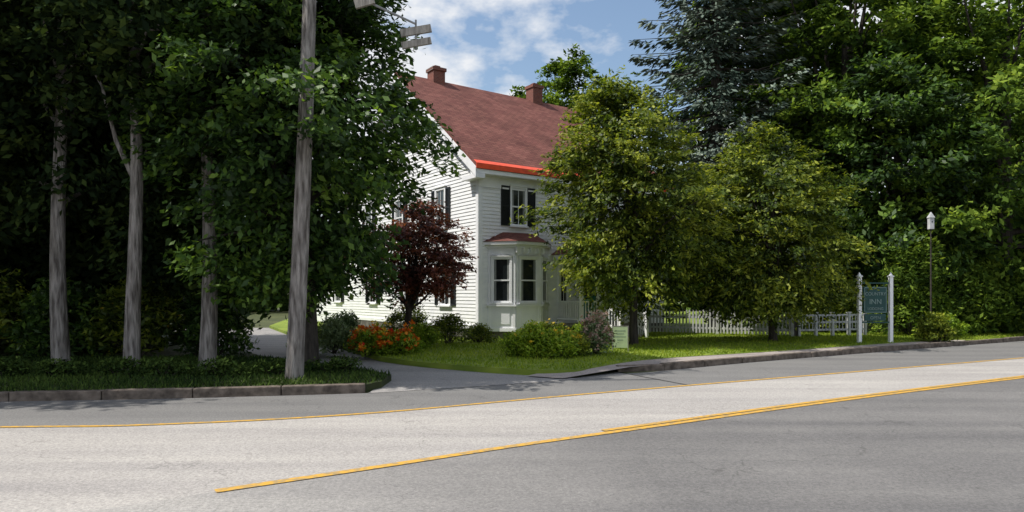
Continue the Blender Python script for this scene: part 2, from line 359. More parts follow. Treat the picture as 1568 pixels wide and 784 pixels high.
def tree(name,loc,prof,K,npc,sp,size,mat,bark,trunk_r,trunk_h,rng,lean=(0,0),nl=16,bias=.42,gap=.4,up=1.0,asp=.5,droop=.3,lobes=.22,toneb=0,cshift=(0,0),tsides=12,spray=0.0,clean=0,tsd=.28):
    e=empty(name,loc)
    C=crown_pts(K,prof,rng,lobes,bias,gap); C[:,0]+=cshift[0]+clean*(C[:,2]-prof[0][0])/(prof[-1][0]-prof[0][0]); C[:,1]+=cshift[1]
    zmin=prof[0][0]; zmax=prof[-1][0]; mid=np.array([cshift[0],cshift[1],(zmin+zmax)*.5])
    out=C-mid; out[:,2]*=.5; out/=np.maximum(np.linalg.norm(out,axis=1,keepdims=True),.1)
    tone0=np.clip(.5+rng.normal(0,tsd,len(C))+toneb,0,1)
    V,t=leaf_cloud(C,npc,sp,size,rng,up,out,asp,tone0,droop=droop,spray=spray)
    make_np('foliage',V,np.arange(len(V)).reshape(-1,4),mat,t,e)
    m=MB(); npts=9; pts=[];rad=[]
    for i in range(npts):
        f=i/(npts-1); w=.04*math.sin(f*7+loc[0])
        pts.append((lean[0]*f+w,lean[1]*f+w*.7,-.05+trunk_h*f)); r=trunk_r*(1-.55*f)
        if i==0:r*=1.35
        if i==1:r*=1.04
        rad.append(r)
    pts.insert(1,(pts[0][0],pts[0][1],.16)); rad.insert(1,trunk_r*1.08)
    m.tube(pts,rad,tsides)
    idx=rng.choice(len(C),min(nl,len(C)),replace=False)
    for j in idx:
        tgt=C[j]; f=rng.uniform(.35,.98); 
        sz=min(f*trunk_h,max(tgt[2]-.3,trunk_h*.3)); ff=sz/trunk_h
        s=np.array([lean[0]*ff,lean[1]*ff,sz]); mdl=(s+tgt)/2+np.array([0,0,.12*np.linalg.norm(tgt-s)])+rng.normal(0,.1,3)
        r0=trunk_r*(1-.55*ff)*.5
        q1=s*.6+mdl*.4+rng.normal(0,.04,3); q2=mdl*.45+tgt*.55+rng.normal(0,.08,3)
        m.tube([s,q1,mdl,q2,tgt],[r0,r0*.75,r0*.5,r0*.3,.012],6)
    m.obj('trunk',bark,e,smooth=True)
    return e
R=lambda s:np.random.default_rng(s)
tree('maple_tree',(-4.5,14.6,.1),[(1.7,1.3),(2.4,1.8),(3.3,1.95),(4.0,2.6),(5,3.0),(5.9,3.05),(6.5,2.2),(8.5,2.1),(10,1.7),(11,.9)],640,95,(.5,.5,.28),.165,LM_maple,M_barkd,.22,8.5,R(11),nl=40,gap=.2,cshift=(-.4,.2),spray=.6,bias=.5,lobes=.2,toneb=-.06)
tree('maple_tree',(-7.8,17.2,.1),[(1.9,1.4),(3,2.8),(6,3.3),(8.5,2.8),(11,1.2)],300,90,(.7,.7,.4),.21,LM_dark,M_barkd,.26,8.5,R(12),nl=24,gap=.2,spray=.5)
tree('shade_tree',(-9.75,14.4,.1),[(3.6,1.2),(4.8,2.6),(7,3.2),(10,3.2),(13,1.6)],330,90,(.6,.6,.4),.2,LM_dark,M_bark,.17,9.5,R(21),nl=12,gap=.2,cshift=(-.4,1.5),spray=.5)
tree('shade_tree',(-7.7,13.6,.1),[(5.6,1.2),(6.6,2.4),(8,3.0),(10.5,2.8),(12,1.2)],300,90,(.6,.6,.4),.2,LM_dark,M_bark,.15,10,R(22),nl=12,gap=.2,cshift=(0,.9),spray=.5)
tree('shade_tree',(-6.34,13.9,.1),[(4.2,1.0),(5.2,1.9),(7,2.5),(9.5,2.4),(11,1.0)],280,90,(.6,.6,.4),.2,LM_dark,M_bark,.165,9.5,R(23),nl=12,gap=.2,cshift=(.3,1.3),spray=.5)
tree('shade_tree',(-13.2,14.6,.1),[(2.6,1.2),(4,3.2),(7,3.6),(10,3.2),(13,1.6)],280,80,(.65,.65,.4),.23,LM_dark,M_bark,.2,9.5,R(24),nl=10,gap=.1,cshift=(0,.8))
tree('shade_tree',(-14.6,11.4,.1),[(4,1.4),(6,2.6),(8.5,2.9),(11,2.4),(13,1.2)],200,70,(.7,.7,.4),.28,LM_dark,M_bark,.2,9.5,R(25),nl=10,gap=.2)  # unseen tree left of frame, added to cast shade on shoulder and verge
tree('japanese_maple',(-3.15,20.4,.12),[(1.7,1.1),(2.2,1.5),(3.0,1.55),(3.7,1.1),(4.25,.4)],220,90,(.26,.26,.07),.115,LM_red,M_barkd,.13,2.4,R(31),nl=40,gap=.25,cshift=(.3,0),lobes=.32,bias=.5,droop=.6,up=1.2,spray=.5)
tree('garden_maple',(3.8,20.7,.12),[(1.6,.6),(2.1,1.7),(2.8,2.0),(3.6,2.3),(4.3,2.35),(5.2,2.0),(6.2,1.7),(7.2,1.1),(7.9,.4)],540,100,(.35,.35,.10),.155,LM_mid,M_barkd,.13,5.5,R(41),nl=50,gap=.3,lobes=.28,bias=.5,droop=.5,up=1.0,cshift=(.2,0),clean=-.75,spray=.9,asp=.42,tsd=.34,toneb=0)
tree('garden_maple',(8.7,22.3,.12),[(1.3,1.5),(2.0,2.2),(3,2.6),(4.2,2.45),(5.4,1.9),(6.0,1.2),(6.7,.4)],530,100,(.35,.35,.10),.155,LM_mid,M_barkd,.13,4.5,R(42),nl=40,gap=.3,lobes=.28,bias=.5,droop=.5,up=1.0,cshift=(-.35,0),spray=.9,asp=.42,tsd=.34,toneb=-.02)
tree('ash_tree',(15.5,31,.1),[(2.5,2.5),(5,4.4),(9,5.0),(13,4.6),(17,3.5),(20,1.2)],480,85,(.75,.75,.4),.30,LM_right,M_barkd,.35,14,R(51),nl=24,gap=.2,spray=.9)
tree('ash_tree',(16.2,28,.1),[(2.0,1.6),(4,3.2),(7,3.8),(10,3.2),(12,1.1)],330,85,(.65,.65,.35),.25,LM_maple,M_barkd,.3,9,R(52),nl=24,gap=.3,spray=.7)
tree('ash_tree',(20.3,27.5,.1),[(.8,2.2),(3,4.0),(7,4.8),(11,4.5),(15,2.6),(17,1.0)],520,85,(.7,.7,.4),.27,LM_right,M_barkd,.35,12,R(53),nl=24,gap=.25,toneb=.0,spray=.8)
tree('ash_tree',(13.2,36,.1),[(5,3),(8,4.0),(12,4.2),(17,3.6),(22,1.8)],340,70,(1.0,1.0,.55),.42,LM_right,M_barkd,.35,14,R(54),nl=10,gap=.05,spray=.8)
tree('oak_tree',(3.7,46,.1),[(5,2),(8,3.0),(12,3.5),(15,3.0),(17.8,1.2)],260,80,(.7,.7,.4),.34,LM_right,M_barkd,.35,12,R(55),nl=14,gap=.15,spray=.7)
def mass(name,pts,mat,npc,sp,size,seed,toneb=0):
    r=R(seed); tone0=np.clip(.45+r.normal(0,.28,len(pts))+toneb,0,1)
    V,t=leaf_cloud(np.array(pts),npc,sp,size,r,.8,None,.55,tone0)
    return make_np(name,V,np.arange(len(V)).reshape(-1,4),mat,t)
r=R(61); n=1500
y=17.8+r.random(n)**1.2*8; x=r.uniform(-34,-8.3,n); k=x<-.5*y; x,y=x[k],y[k]; n=len(x); z=r.uniform(.2,1,n)*np.where(x>-12,10.5,14.5)
n2=420; x2=r.uniform(-22,-9,n2); y2=18.2+r.random(n2)*3.5; k2=x2<-.5*y2; x2,y2=x2[k2],y2[k2]
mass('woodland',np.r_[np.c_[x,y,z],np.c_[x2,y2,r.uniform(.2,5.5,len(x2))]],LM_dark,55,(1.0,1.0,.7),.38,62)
r=R(63); n=560
x=r.uniform(17,55,n); y=34+r.random(n)*7+np.maximum(0,x-22)*.45; z=r.uniform(.3,22,n)*(.7+.3*np.sin(x*.5)**2)
mass('woodland',np.c_[x,y,z],LM_right,55,(1.5,1.5,1.0),.62,64,-.05)
r=R(65); n=900
a=r.uniform(-1.25,1.25,n); d=r.uniform(62,76,n); hmx=7.5+2.5*np.sin(a*13)+1.5*np.sin(a*31)
mass('distant_trees',np.c_[d*np.sin(a),d*np.cos(a),r.random(n)*hmx],LM_far,32,(2.2,2.2,1.4),1.2,66)
def spruce(name,loc,H,R0,z0,seed):
    r=R(seed); e=empty(name,loc); P=[];T=[];W=[];m=MB()
    m.tube([(0,0,-.05),(0,0,H*.5),(0,0,H)],[.38,.22,.02],10)
    z=z0
    while z<H-8:
        Rr=R0*(1-z/H)**.8*(1+r.normal(0,.06)); nb=int(8+r.integers(0,4))
        for k in range(nb):
            th=2*np.pi*(k+r.random())/nb; Lb=Rr*(.7+.45*r.random())
            d=np.array([math.cos(th),math.sin(th),0]); side=np.array([-d[1],d[0],0])
            q=int(25+Lb*32); t=r.random(q)**.7; dr=-.34*Lb*t+.26*Lb*t**3-.05*Lb
            lat=r.normal(0,1,q)*(.08+.15*Lb*(1-t)*t*2)
            hang=r.random(q)**1.8*.34*(1-.4*t)
            p=np.outer(t*Lb,d)+np.outer(lat,side); p[:,2]+=z+dr-hang
            tt=d[None]*(.5+.5*t[:,None])+side[None]*(np.sign(lat)*.6)[:,None]+r.normal(0,.25,(q,3)); tt[:,2]-=.35+hang*1.5
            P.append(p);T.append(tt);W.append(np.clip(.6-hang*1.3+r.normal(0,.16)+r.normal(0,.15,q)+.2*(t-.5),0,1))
            m.tube([(0,0,z),tuple(d*Lb*.5+np.array([0,0,z-.14*Lb])),tuple(d*Lb*.95+np.array([0,0,z-.13*Lb]))],[.04,.025,.008],5)
        z+=.58+.16*r.random()
    P=np.vstack(P);T=np.vstack(T);W=np.concatenate(W); n=len(P)
    T/=np.linalg.norm(T,axis=1,keepdims=True); nr=r.normal(0,.5,(n,3)); nr[:,2]+=1; b=np.cross(nr,T); b/=np.linalg.norm(b,axis=1,keepdims=True)
    L=.36*(.6+.7*r.random(n))[:,None]
    V=np.empty((n,4,3)); V[:,0]=P-T*L*.5;V[:,1]=P+b*L*.15;V[:,2]=P+T*L*.5;V[:,3]=P-b*L*.15
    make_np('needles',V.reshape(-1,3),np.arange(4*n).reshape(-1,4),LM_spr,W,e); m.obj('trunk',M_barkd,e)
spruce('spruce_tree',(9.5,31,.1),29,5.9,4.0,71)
def shrub(name,loc,rx,ry,h,K,npc,size,mat,seed,toneb=0,flower=None,fn=0,fsize=.06,up=.8,sp=.16):
    r=R(seed); e=empty(name,loc); n=K
    th=r.uniform(0,6.283,n); rr=r.random(n)**.5; z=r.random(n)**.8
    k=np.sqrt(np.clip(1-(z*.95)**2,0.05,1)); P=np.c_[np.cos(th)*rr*rx*k,np.sin(th)*rr*ry*k,.08+z*h*.92*(1+.12*np.sin(th*3+seed))]
    V,t=leaf_cloud(P,npc,(sp,sp,sp*.8),size,r,up,None,.4,np.clip(.5+r.normal(0,.25,n)+toneb,0,1))
    make_np('leaves',V,np.arange(len(V)).reshape(-1,4),mat,t,e)
    m=MB()
    for j in range(min(14,n)):
        m.tube([(P[j][0]*.15,P[j][1]*.15,-.02),tuple(P[j]*np.array([.6,.6,.55])),tuple(P[j])],[.018,.012,.004],5)
    m.obj('stems',M_barkd,e)
    if flower:
        Q=P[r.integers(0,n,fn)]+r.normal(0,.08,(fn,3)); Q[:,2]+=.1+.06*r.random(fn)
        V,t=leaf_cloud(Q,9,(fsize*.8,fsize*.8,fsize*.5),fsize,r,.8,None,.8)
        make_np('blooms',V,np.arange(len(V)).reshape(-1,4),flower,t,e)
    return e
shrub('flower_bed',(-3.75,17.3,LZ),.55,.6,.5,70,38,.10,LM_lime,81,-.2,LM_or,110,.085)
shrub('flower_bed',(-2.95,17.4,LZ),.55,.6,.42,70,38,.10,LM_lime,82,-.1,LM_or,80,.085)
shrub('flower_bed',(-3.5,17.6,LZ),.45,.5,.6,50,38,.10,LM_lime,83,-.1,LM_yel,40,.07)
shrub('shrub',(-4.75,17.9,LZ),.5,.5,.75,70,40,.09,LM_sage,84)
shrub('shrub',(-5.6,18.4,LZ),.5,.5,.7,70,40,.09,LM_lime,85,-.2)
shrub('shrub',(-4.9,19.3,LZ),.7,.6,.9,80,40,.10,LM_sage,86,-.1)
shrub('shrub',(-2.6,19.4,LZ),.6,.5,.55,70,40,.09,LM_lime,87,-.2)
shrub('shrub',(-2.0,20.9,LZ),.7,.5,.8,80,40,.09,LM_mid,88,-.05)
shrub('shrub',(-1.1,21.6,LZ),.6,.4,.45,60,40,.08,LM_mid,89)
shrub('shrub',(-3.4,21.8,LZ),.9,.6,1.0,90,40,.10,LM_mid,90,-.2)
shrub('lime_shrub',(.55,16.6,LZ),.5,.5,.68,80,48,.09,LM_lime,91,.05,LM_yel,12,.05)
shrub('lime_shrub',(1.15,16.5,LZ),.45,.5,.55,75,48,.09,LM_lime,92,-.05,LM_yel,14,.05)
shrub('lime_shrub',(.1,17.0,LZ),.4,.4,.45,55,48,.09,LM_lime,93,-.15)
shrub('lime_shrub',(1.6,16.9,LZ),.35,.4,.45,50,45,.09,LM_mid,94,.1,LM_yel,20,.06)
shrub('pink_flower_shrub',(2.2,17.3,LZ),.42,.42,.85,80,36,.08,LM_sage,95,0,LM_pink,240,.06)
shrub('shrub',(1.0,21.6,LZ),1.0,.5,.5,80,40,.09,LM_mid,96,-.1,LM_yel,14,.05)
shrub('shrub',(2.6,22.2,LZ),.8,.4,.5,80,40,.09,LM_lime,97,-.2)
shrub('kerb_shrub',(13.9,22.0,LZ),.55,.5,.8,70,45,.12,LM_mid,98)
shrub('kerb_shrub',(15.2,23.6,LZ),.8,.6,.7,80,45,.12,LM_lime,99,-.25)
for i,(xx,yy,rx,hh) in enumerate([(15.2,25.3,1.4,3.6),(17.6,26.0,1.6,3.0),(19.5,27.0,1.6,2.6),(12.9,27.5,1.6,2.6),(21.5,28.6,1.8,3.2)]):
    shrub('hedge_shrub',(xx,yy,LZ),rx,rx*.8,hh,150,45,.19,LM_right if i!=3 else LM_mid,110+i,0.05,sp=.36)
for i,(xx,yy,rx,hh) in enumerate([(-7.6,17.0,1.0,1.5),(-9.3,16.6,1.1,1.9),(-11.2,16.6,1.2,1.7),(-13.2,16.8,1.3,2.0),(-15.5,16.9,1.4,2.0)]):
    shrub('understory_shrub',(xx,yy,LZ),rx,.8,hh,100,40,.17,LM_mid if i%2 else LM_maple,130+i,-.1,LM_yel if i%2 else None,25,.05,sp=.28)
for i in range(9):
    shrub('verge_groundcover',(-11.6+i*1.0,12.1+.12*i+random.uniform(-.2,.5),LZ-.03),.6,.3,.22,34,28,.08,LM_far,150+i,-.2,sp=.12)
# ------------------------------------------------------------ house
H=empty('white_farmhouse',(-1.15,23.0,.1),math.radians(35))
UF=((0,0),(1,0),(0,-1)); UG=((0,0),(0,1),(-1,0))
LX,LY,ZW,ZF=9.2,11.9,6.15,.5; RZ=ZW+4.5; SL=4.5/5.95
body=MB(); i=.06
body.prism([(i,i,0),(i,LY-i,0),(i,LY-i,ZW-.1),(i,5.95,RZ-.15),(i,i,ZW-.1)],[(LX-i,i,0),(LX-i,LY-i,0),(LX-i,LY-i,ZW-.1),(LX-i,5.95,RZ-.15),(LX-i,i,ZW-.1)])
body.obj('wall_core',M_white,H)
cl=MB()
def clap(o,u,n,f0,f1,z0,z1,step=.125,dep=.022):
    z=z0
    while z<z1-1e-3:
        zz=min(z+step,z1)
        a0,a1,b0,b1=f0(z),f1(z),f0(zz),f1(zz)
        P=lambda a,c,q:(o[0]+u[0]*a+n[0]*c,o[1]+u[1]*a+n[1]*c,q)
        cl.poly([P(a0,dep,z),P(a1,dep,z),P(b1,.002,zz),P(b0,.002,zz)])
        cl.poly([P(a0,0,z),P(a1,0,z),P(a1,dep,z),P(a0,dep,z)])
        z=zz
clap((0,0),(1,0),(0,-1),lambda z:0,lambda z:LX,ZF,ZW-.3)
g0=lambda z: max(0,(z-ZW)/SL); g1=lambda z: LY-max(0,(z-ZW)/SL)
clap((0,0),(0,1),(-1,0),g0,g1,ZF,RZ-.2)
clap((LX,0),(0,1),(1,0),g0,g1,ZF,RZ-.2)
fd=MB(); fd.box(-.03,LX+.03,-.03,LY,-.1,ZF-.02); fd.obj('foundation',M_stone,H)
rf=MB(); x0,x1=-.35,LX+.35; t=.16; oh=.42
def slab(sgn,x0,x1,yr,zr,run,t):
    ye=yr-sgn*run; ze=zr-run*SL
    A=[(yr,zr),(ye,ze),(ye,ze+t),(yr,zr+t*1.0)]
    rf.prism([(x0,a,b) for a,b in A],[(x1,a,b) for a,b in A])
slab(1,x0,x1,5.95,RZ,5.95+oh,t); slab(-1,x0,x1,5.953,RZ,5.95+oh,t)
rf.obj('roof',M_roof,H)
tr=MB()
ze=ZW-oh*SL
tr.box(x0+.02,x1-.02,-oh+.02,-.001,ze-.14,ze+.02)
tr.obox(*UF,-.03,LX+.03,.024,.05,ZW-.85,ze-.14)
for sx in (x0-.03,x1):
    for s in (1,-1):
        yr=5.95; A=[(yr,RZ-.28),(yr-s*(5.95+oh),ze-.28),(yr-s*(5.95+oh),ze+.05),(yr,RZ+.05)]
        tr.prism([(sx,a,b) for a,b in A],[(sx+.03,a,b) for a,b in A])
for s in (1,-1):
    A=[(5.95,RZ-.55),(5.95-s*5.9,ZW-.5),(5.95-s*5.9,ZW-.1),(5.95,RZ-.1)]
    tr.prism([(-.05,a,b) for a,b in A],[(-.024,a,b) for a,b in A])
tr.box(x0,-.001,-oh,.55,ze-.30,ze-.15)
tr.obox(*UF,-.045,.12,.026,.05,ZF,ZW-.86); tr.obox(*UG,-.02,.12,.026,.05,ZF,ZW-.5)
tr.obox(*UF,LX-.12,LX+.045,.026,.05,ZF,ZW-.86)
tr.obox(*UF,-.045,LX+.04,.03,.055,ZF-.12,ZF); tr.obox(*UG,-.04,LY,.03,.055,ZF-.12,ZF)
de=MB(); de.box(x0-.01,x1+.01,-oh-.025,-oh-.003,ze+.015,ze+t+.03); 
de.prism([(x0,-oh-.025,ze+t+.01),(x0,-oh+.16,ze+t+.01+.185*SL),(x0,-oh+.16,ze+t+.025+.185*SL),(x0,-oh-.025,ze+t+.03)],[(x1,-oh-.025,ze+t+.01),(x1,-oh+.16,ze+t+.01+.185*SL),(x1,-oh+.16,ze+t+.025+.185*SL),(x1,-oh-.025,ze+t+.03)])
de.obj('drip_edge',M_red,H)
gl=MB(); sh=MB(); cu=MB()
def window(o,u,n,uc,z0,z1,w,shut=.0,casing=.1,muntin=True,base=.0):
    a,b=uc-w/2,uc+w/2
    gl.obox(o,u,n,a,b,base+.01,base+.030,z0,z1)
    for (p,q,r1,r2) in ((a-casing,a,z0-.02,z1+casing),(b,b+casing,z0-.02,z1+casing)): tr.obox(o,u,n,p,q,base+.01,base+.075,r1,r2)
    tr.obox(o,u,n,a,b,base+.01,base+.074,z1,z1+casing)
    tr.obox(o,u,n,a-casing-.03,b+casing+.03,base+.01,base+.11,z1+casing,z1+casing+.035)
    tr.obox(o,u,n,a-casing-.03,b+casing+.03,base+.01,base+.12,z0-.07,z0-.02)
    zm=(z0+z1)/2
    tr.obox(o,u,n,a,b,base+.031,base+.055,zm-.025,zm+.025)
    s=.03
    tr.obox(o,u,n,a,a+s,base+.031,base+.05,z0,z1); tr.obox(o,u,n,b-s,b,base+.031,base+.05,z0,z1)
    tr.obox(o,u,n,a+s,b-s,base+.031,base+.05,z0-.02,z0+.04); tr.obox(o,u,n,a+s,b-s,base+.031,base+.05,z1-.03,z1)
    if muntin: tr.obox(o,u,n,uc-.01,uc+.01,base+.031,base+.044,z0+.04,z1-.03)
    cu.obox(o,u,n,a+s,a+s+w*.13,base+.0302,base+.0308,z0+.04,z1-.03); cu.obox(o,u,n,b-s-w*.13,b-s,base+.0302,base+.0308,z0+.04,z1-.03)
    if shut:
        for p,q in ((a-casing-shut,a-casing-.01),(b+casing+.01,b+casing+shut)):
            sh.obox(o,u,n,p,p+.04,base+.02,base+.06,z0-.03,z1+.05); sh.obox(o,u,n,q-.04,q,base+.02,base+.06,z0-.03,z1+.05)
            for zz in (z0-.03,zm-.03,z1-.02): sh.obox(o,u,n,p+.04,q-.04,base+.02,base+.058,zz,zz+.07)
            sh.obox(o,u,n,p+.04,q-.04,base+.015,base+.03,z0-.03,z1+.05)
            k=z0+.06
            while k<z1-.06:
                if abs(k-zm)>.06: sh.obox(o,u,n,p+.04,q-.04,base+.031,base+.05,k,k+.02)
                k+=.045
window(*UF,1.66,4.05,5.38,.62,.38,casing=.06); window(*UF,5.0,4.05,5.38,.7,.38); window(*UF,7.8,4.05,5.38,.7,.38); window(*UF,7.6,1.4,2.9,.7,.38)
window(*UG,2.63,4.1,5.5,.62,.3); window(*UG,6.2,4.1,5.5,.62,.3); window(*UG,9.4,4.1,5.5,.62,.3)
window(*UG,2.3,1.2,2.7,.7,.32); window(*UG,5.3,1.2,2.7,.7,.32); window(*UG,9.0,1.2,2.7,.7,.32); window(*UG,5.95,7.6,8.6,.5,.25)
B=[(.4,0),(1.05,-.72),(2.1,-.72),(2.95,0)]
bc=MB(); bc.prism([(p[0],p[1]+ (.0 if p[1]==0 else .04),.3) for p in B],[(p[0],p[1]+(.0 if p[1]==0 else .04),3.3) for p in B]); bc.obj('bay_core',M_white,H)
bfd=MB(); bfd.prism([(p[0],p[1]+.06 if p[1]<0 else .0,-.1) for p in B],[(p[0],p[1]+.06 if p[1]<0 else 0.0,.3) for p in B]); bfd.obj('bay_foundation',M_stone,H)
for k in range(3):
    a=np.array(B[k]);b=np.array(B[k+1]);d=b-a;Ln=np.linalg.norm(d);u=d/Ln;n=np.array([u[1],-u[0]])
    window(a,u,n,Ln/2,1.32,2.82,Ln-.36,0,casing=.07,muntin=False,base=.0)
    tr.obox(a,u,n,.0,.09,-.02,.05,.3,3.2); tr.obox(a,u,n,Ln-.09,Ln,-.02,.05,.3,3.2)
    tr.obox(a,u,n,.09,Ln-.09,-.02,.035,.42,1.2)
    tr.obox(a,u,n,.2,Ln-.2,.035,.055,.55,1.1)
    tr.obox(a,u,n,-.03,Ln+.03,-.02,.075,.3,.42); tr.obox(a,u,n,-.06,Ln+.06,0,.12,1.17,1.235)
    tr.obox(a,u,n,.0,Ln,-.02,.045,2.95,3.2)
def off(B,d):
    return [(B[0][0]-d,0),(B[1][0]-d*.45,B[1][1]-d),(B[2][0]+d*.45,B[2][1]-d),(B[3][0]+d,0)]
c1=off(B,.12);c2=off(B,.24)
tr.prism([(*p,3.2) for p in c1],[(*p,3.30) for p in c1]); tr.prism([(*p,3.30) for p in c2],[(*p,3.40) for p in c2])
br=MB(); c3=off(B,.27); top=[(1.0,-.02),(1.35,-.1),(2.0,-.1),(2.4,-.02)]
br.prism([(*p,3.41) for p in c3],[(top[i2][0],top[i2][1],3.78) for i2 in range(4)]); br.obj('bay_roof',M_roof,H)
for q in (1.0,1.3,1.6,1.9,2.15): tr.box(q-.03,q+.03,-.9,-.765,3.02,3.195)
px0,px1,pd=3.35,6.6,1.5
po=MB(); po.box(px0,px1,-pd,-.06,.42,.5); po.obj('porch_floor',M_wood,H)
pr=MB(); pr.prism([(px0-.2,-pd-.2,3.05),(px1+.2,-pd-.2,3.05),(px1+.2,-.03,3.05),(px0-.2,-.03,3.05)],[(px0+.5,-.25,3.55),(px1-.5,-.25,3.55),(px1-.5,-.03,3.55),(px0+.5,-.03,3.55)]); pr.obj('porch_roof',M_roof,H)
tr.box(px0-.15,px1+.15,-pd-.15,-.06,2.85,3.04)
for q in (px0+.08,4.25,5.55,px1-.08):
    tr.box(q-.06,q+.06,-pd+.02,-pd+.14,.5,2.85); tr.box(q-.09,q+.09,-pd-.01,-pd+.17,2.7,2.84); tr.box(q-.09,q+.09,-pd-.01,-pd+.17,.501,.66)
def rail(p,q):
    tr.beam((p[0],p[1],1.32),(q[0],q[1],1.32),.07,.05); tr.beam((p[0],p[1],.68),(q[0],q[1],.68),.05,.05)
    Ln=math.hypot(q[0]-p[0],q[1]-p[1]); k=int(Ln/.12)
    for i3 in range(1,k):
        f=i3/k; xx=p[0]+(q[0]-p[0])*f; yy=p[1]+(q[1]-p[1])*f; tr.box(xx-.017,xx+.017,yy-.017,yy+.017,.70,1.30)
rail((px0+.14,-pd+.08),(4.19,-pd+.08)); rail((5.61,-pd+.08),(px1-.14,-pd+.08)); rail((px0+.08,-pd+.14),(px0+.08,-.1)); 
st=MB()
for s in range(3): st.box(4.3,5.5,-pd-.3*(s+1),-pd-.3*s-.005,-.05,.40-.135*s)
st.obj('porch_steps',M_wood,H)
for q in (4.25,5.55):
    tr.beam((q,-pd+.05,1.35),(q,-pd-1.0,.85),.06,.06); tr.beam((q,-pd+.05,.75),(q,-pd-1.0,.25),.05,.05)
    tr.box(q-.05,q+.05,-pd-1.1,-pd-1.0,0,1.0)
    for s in range(7):
        f=s/7+.07; tr.box(q-.016,q+.016,-pd-f,-pd-f+.03,.76-f*.5,1.34-f*.5)
lat=MB()
k=px0
while k<px1:
    if not 4.25<k<5.55: lat.box(k,k+.05,-pd+.0,-pd+.03,0,.41)
    k+=.11
lat.obj('porch_skirt',M_white,H)
do=MB(); do.obox(*UF,4.45,5.35,.028,.07,.5,2.6); do.obj('door',M_teal,H)
tr.obox(*UF,4.3,4.45,.027,.09,.5,2.75);tr.obox(*UF,5.35,5.5,.027,.09,.5,2.75);tr.obox(*UF,4.45,5.35,.027,.09,2.6,2.75)
window(*UF,3.75,1.3,2.55,.34,0); gl.obox(*UF,4.65,5.15,.071,.078,1.5,2.4)
ch=MB()
for (q,zt) in ((1.58,11.25),(6.87,11.45)):
    ch.box(q-.28,q+.28,5.67,6.23,RZ-.4,zt-.1); ch.box(q-.33,q+.33,5.62,6.28,zt-.1,zt+.04)
    ch.box(q-.13,q+.13,5.82,6.08,zt+.04,zt+.16)
ch.obj('chimneys',M_brick,H)
el=MB(); el.box(.6,6.6,LY+.01,21.5,0,3.3); el.obj('ell_walls',M_white,H)
clap((.6,LY+.06),(0,1),(-1,0),lambda z:0,lambda z:9.5,.45,3.2)
er=MB(); A=[(.2,3.1),(3.6,5.4),(7,3.1),(7,3.25),(3.6,5.56),(.2,3.25)]
er.prism([(a,LY+.02,b) for a,b in A],[(a,21.9,b) for a,b in A]); er.obj('ell_roof',M_roof,H)
gw=MB(); gw.prism([(.6,21.45,3.3),(6.6,21.45,3.3),(3.6,21.45,5.35)],[(.6,LY+.03,3.3),(6.6,LY+.03,3.3),(3.6,LY+.03,5.35)]); gw.obj('ell_gable',M_white,H)
window((.6,LY),(0,1),(-1,0),3.0,1.2,2.5,.7,.3,base=.02); window((.6,LY),(0,1),(-1,0),6.6,1.2,2.5,.7,.3,base=.02)
cl.obj('clapboards',M_clap,H); tr.obj('trim',M_white,H); gl.obj('window_panes',M_glass,H); sh.obj('shutters',M_dark,H); cu.obj('curtains',M_curtain,H)
# ------------------------------------------------------------ fences
def picket(name,p,q,mat,h=.88,sp=.135,w=.085,post=2.0):
    e=empty(name,(p[0],p[1],LZ)); d=np.array(q,float)-np.array(p,float); Ln=np.linalg.norm(d); u=d/Ln; n=np.array([u[1],-u[0]]); o=(0,0)
    m=MB(); k=sp*.5; rr=random.Random(4)
    while k<Ln-.05:
        hh=h+rr.uniform(-.02,.02); j=rr.uniform(-.008,.008)
        def P(a,c,z): return (u[0]*a+n[0]*c,u[1]*a+n[1]*c,z)
        A=[(k-w/2,.05),(k+w/2,.05),(k+w/2+j,hh-.06),(k+j,hh),(k-w/2+j,hh-.06)]
        m.prism([P(a,.031,z) for a,z in A],[P(a,.05,z) for a,z in A]); k+=sp
    m.obj('pickets',mat,e)
    r2=MB(); r2.obox(o,u,n,0,Ln,-.01,.03,.2,.28); r2.obox(o,u,n,0,Ln,-.01,.03,.62,.70); r2.obj('rails',mat,e)
    pm=MB(); c=int(Ln/post)
    for i4 in range(c+1):
        a=Ln*i4/c; pm.obox(o,u,n,a-.06,a+.06,-.09,-.012,0,h+.1)
        pm.obox(o,u,n,a-.055,a+.055,.051,.09,0,h+.08); pm.obox(o,u,n,a-.08,a+.08,-.11,.11,h+.101,h+.14)
    pm.obj('posts',mat,e); return e
picket('picket_fence',(5.55,27.0),(10.35,24.6),M_fence,h=.95,w=.065,sp=.13)
e=empty('rail_fence',(10.55,24.55,LZ)); m=MB(); u=np.array([.96,.28]); n=np.array([.28,-.96]); 
for a in (0,.75,1.5,2.25,3.0): m.obox((0,0),u,n,a-.05,a+.05,-.05,.05,0,.85); m.obox((0,0),u,n,a-.07,a+.07,-.07,.07,.85,.89)
for z in (.2,.48,.74): m.obox((0,0),u,n,.05,2.95,-.02,.02,z,z+.07)
k=.12
while k<2.95:
    m.obox((0,0),u,n,k,k+.03,.021,.035,.2,.78); k+=.15
m.obj('rails_and_posts',M_fence,e)
pm=MB(); pm.box(-.18,-.06,-.06,.06,0,.95); pm.obj('end_post',M_barkd,e)
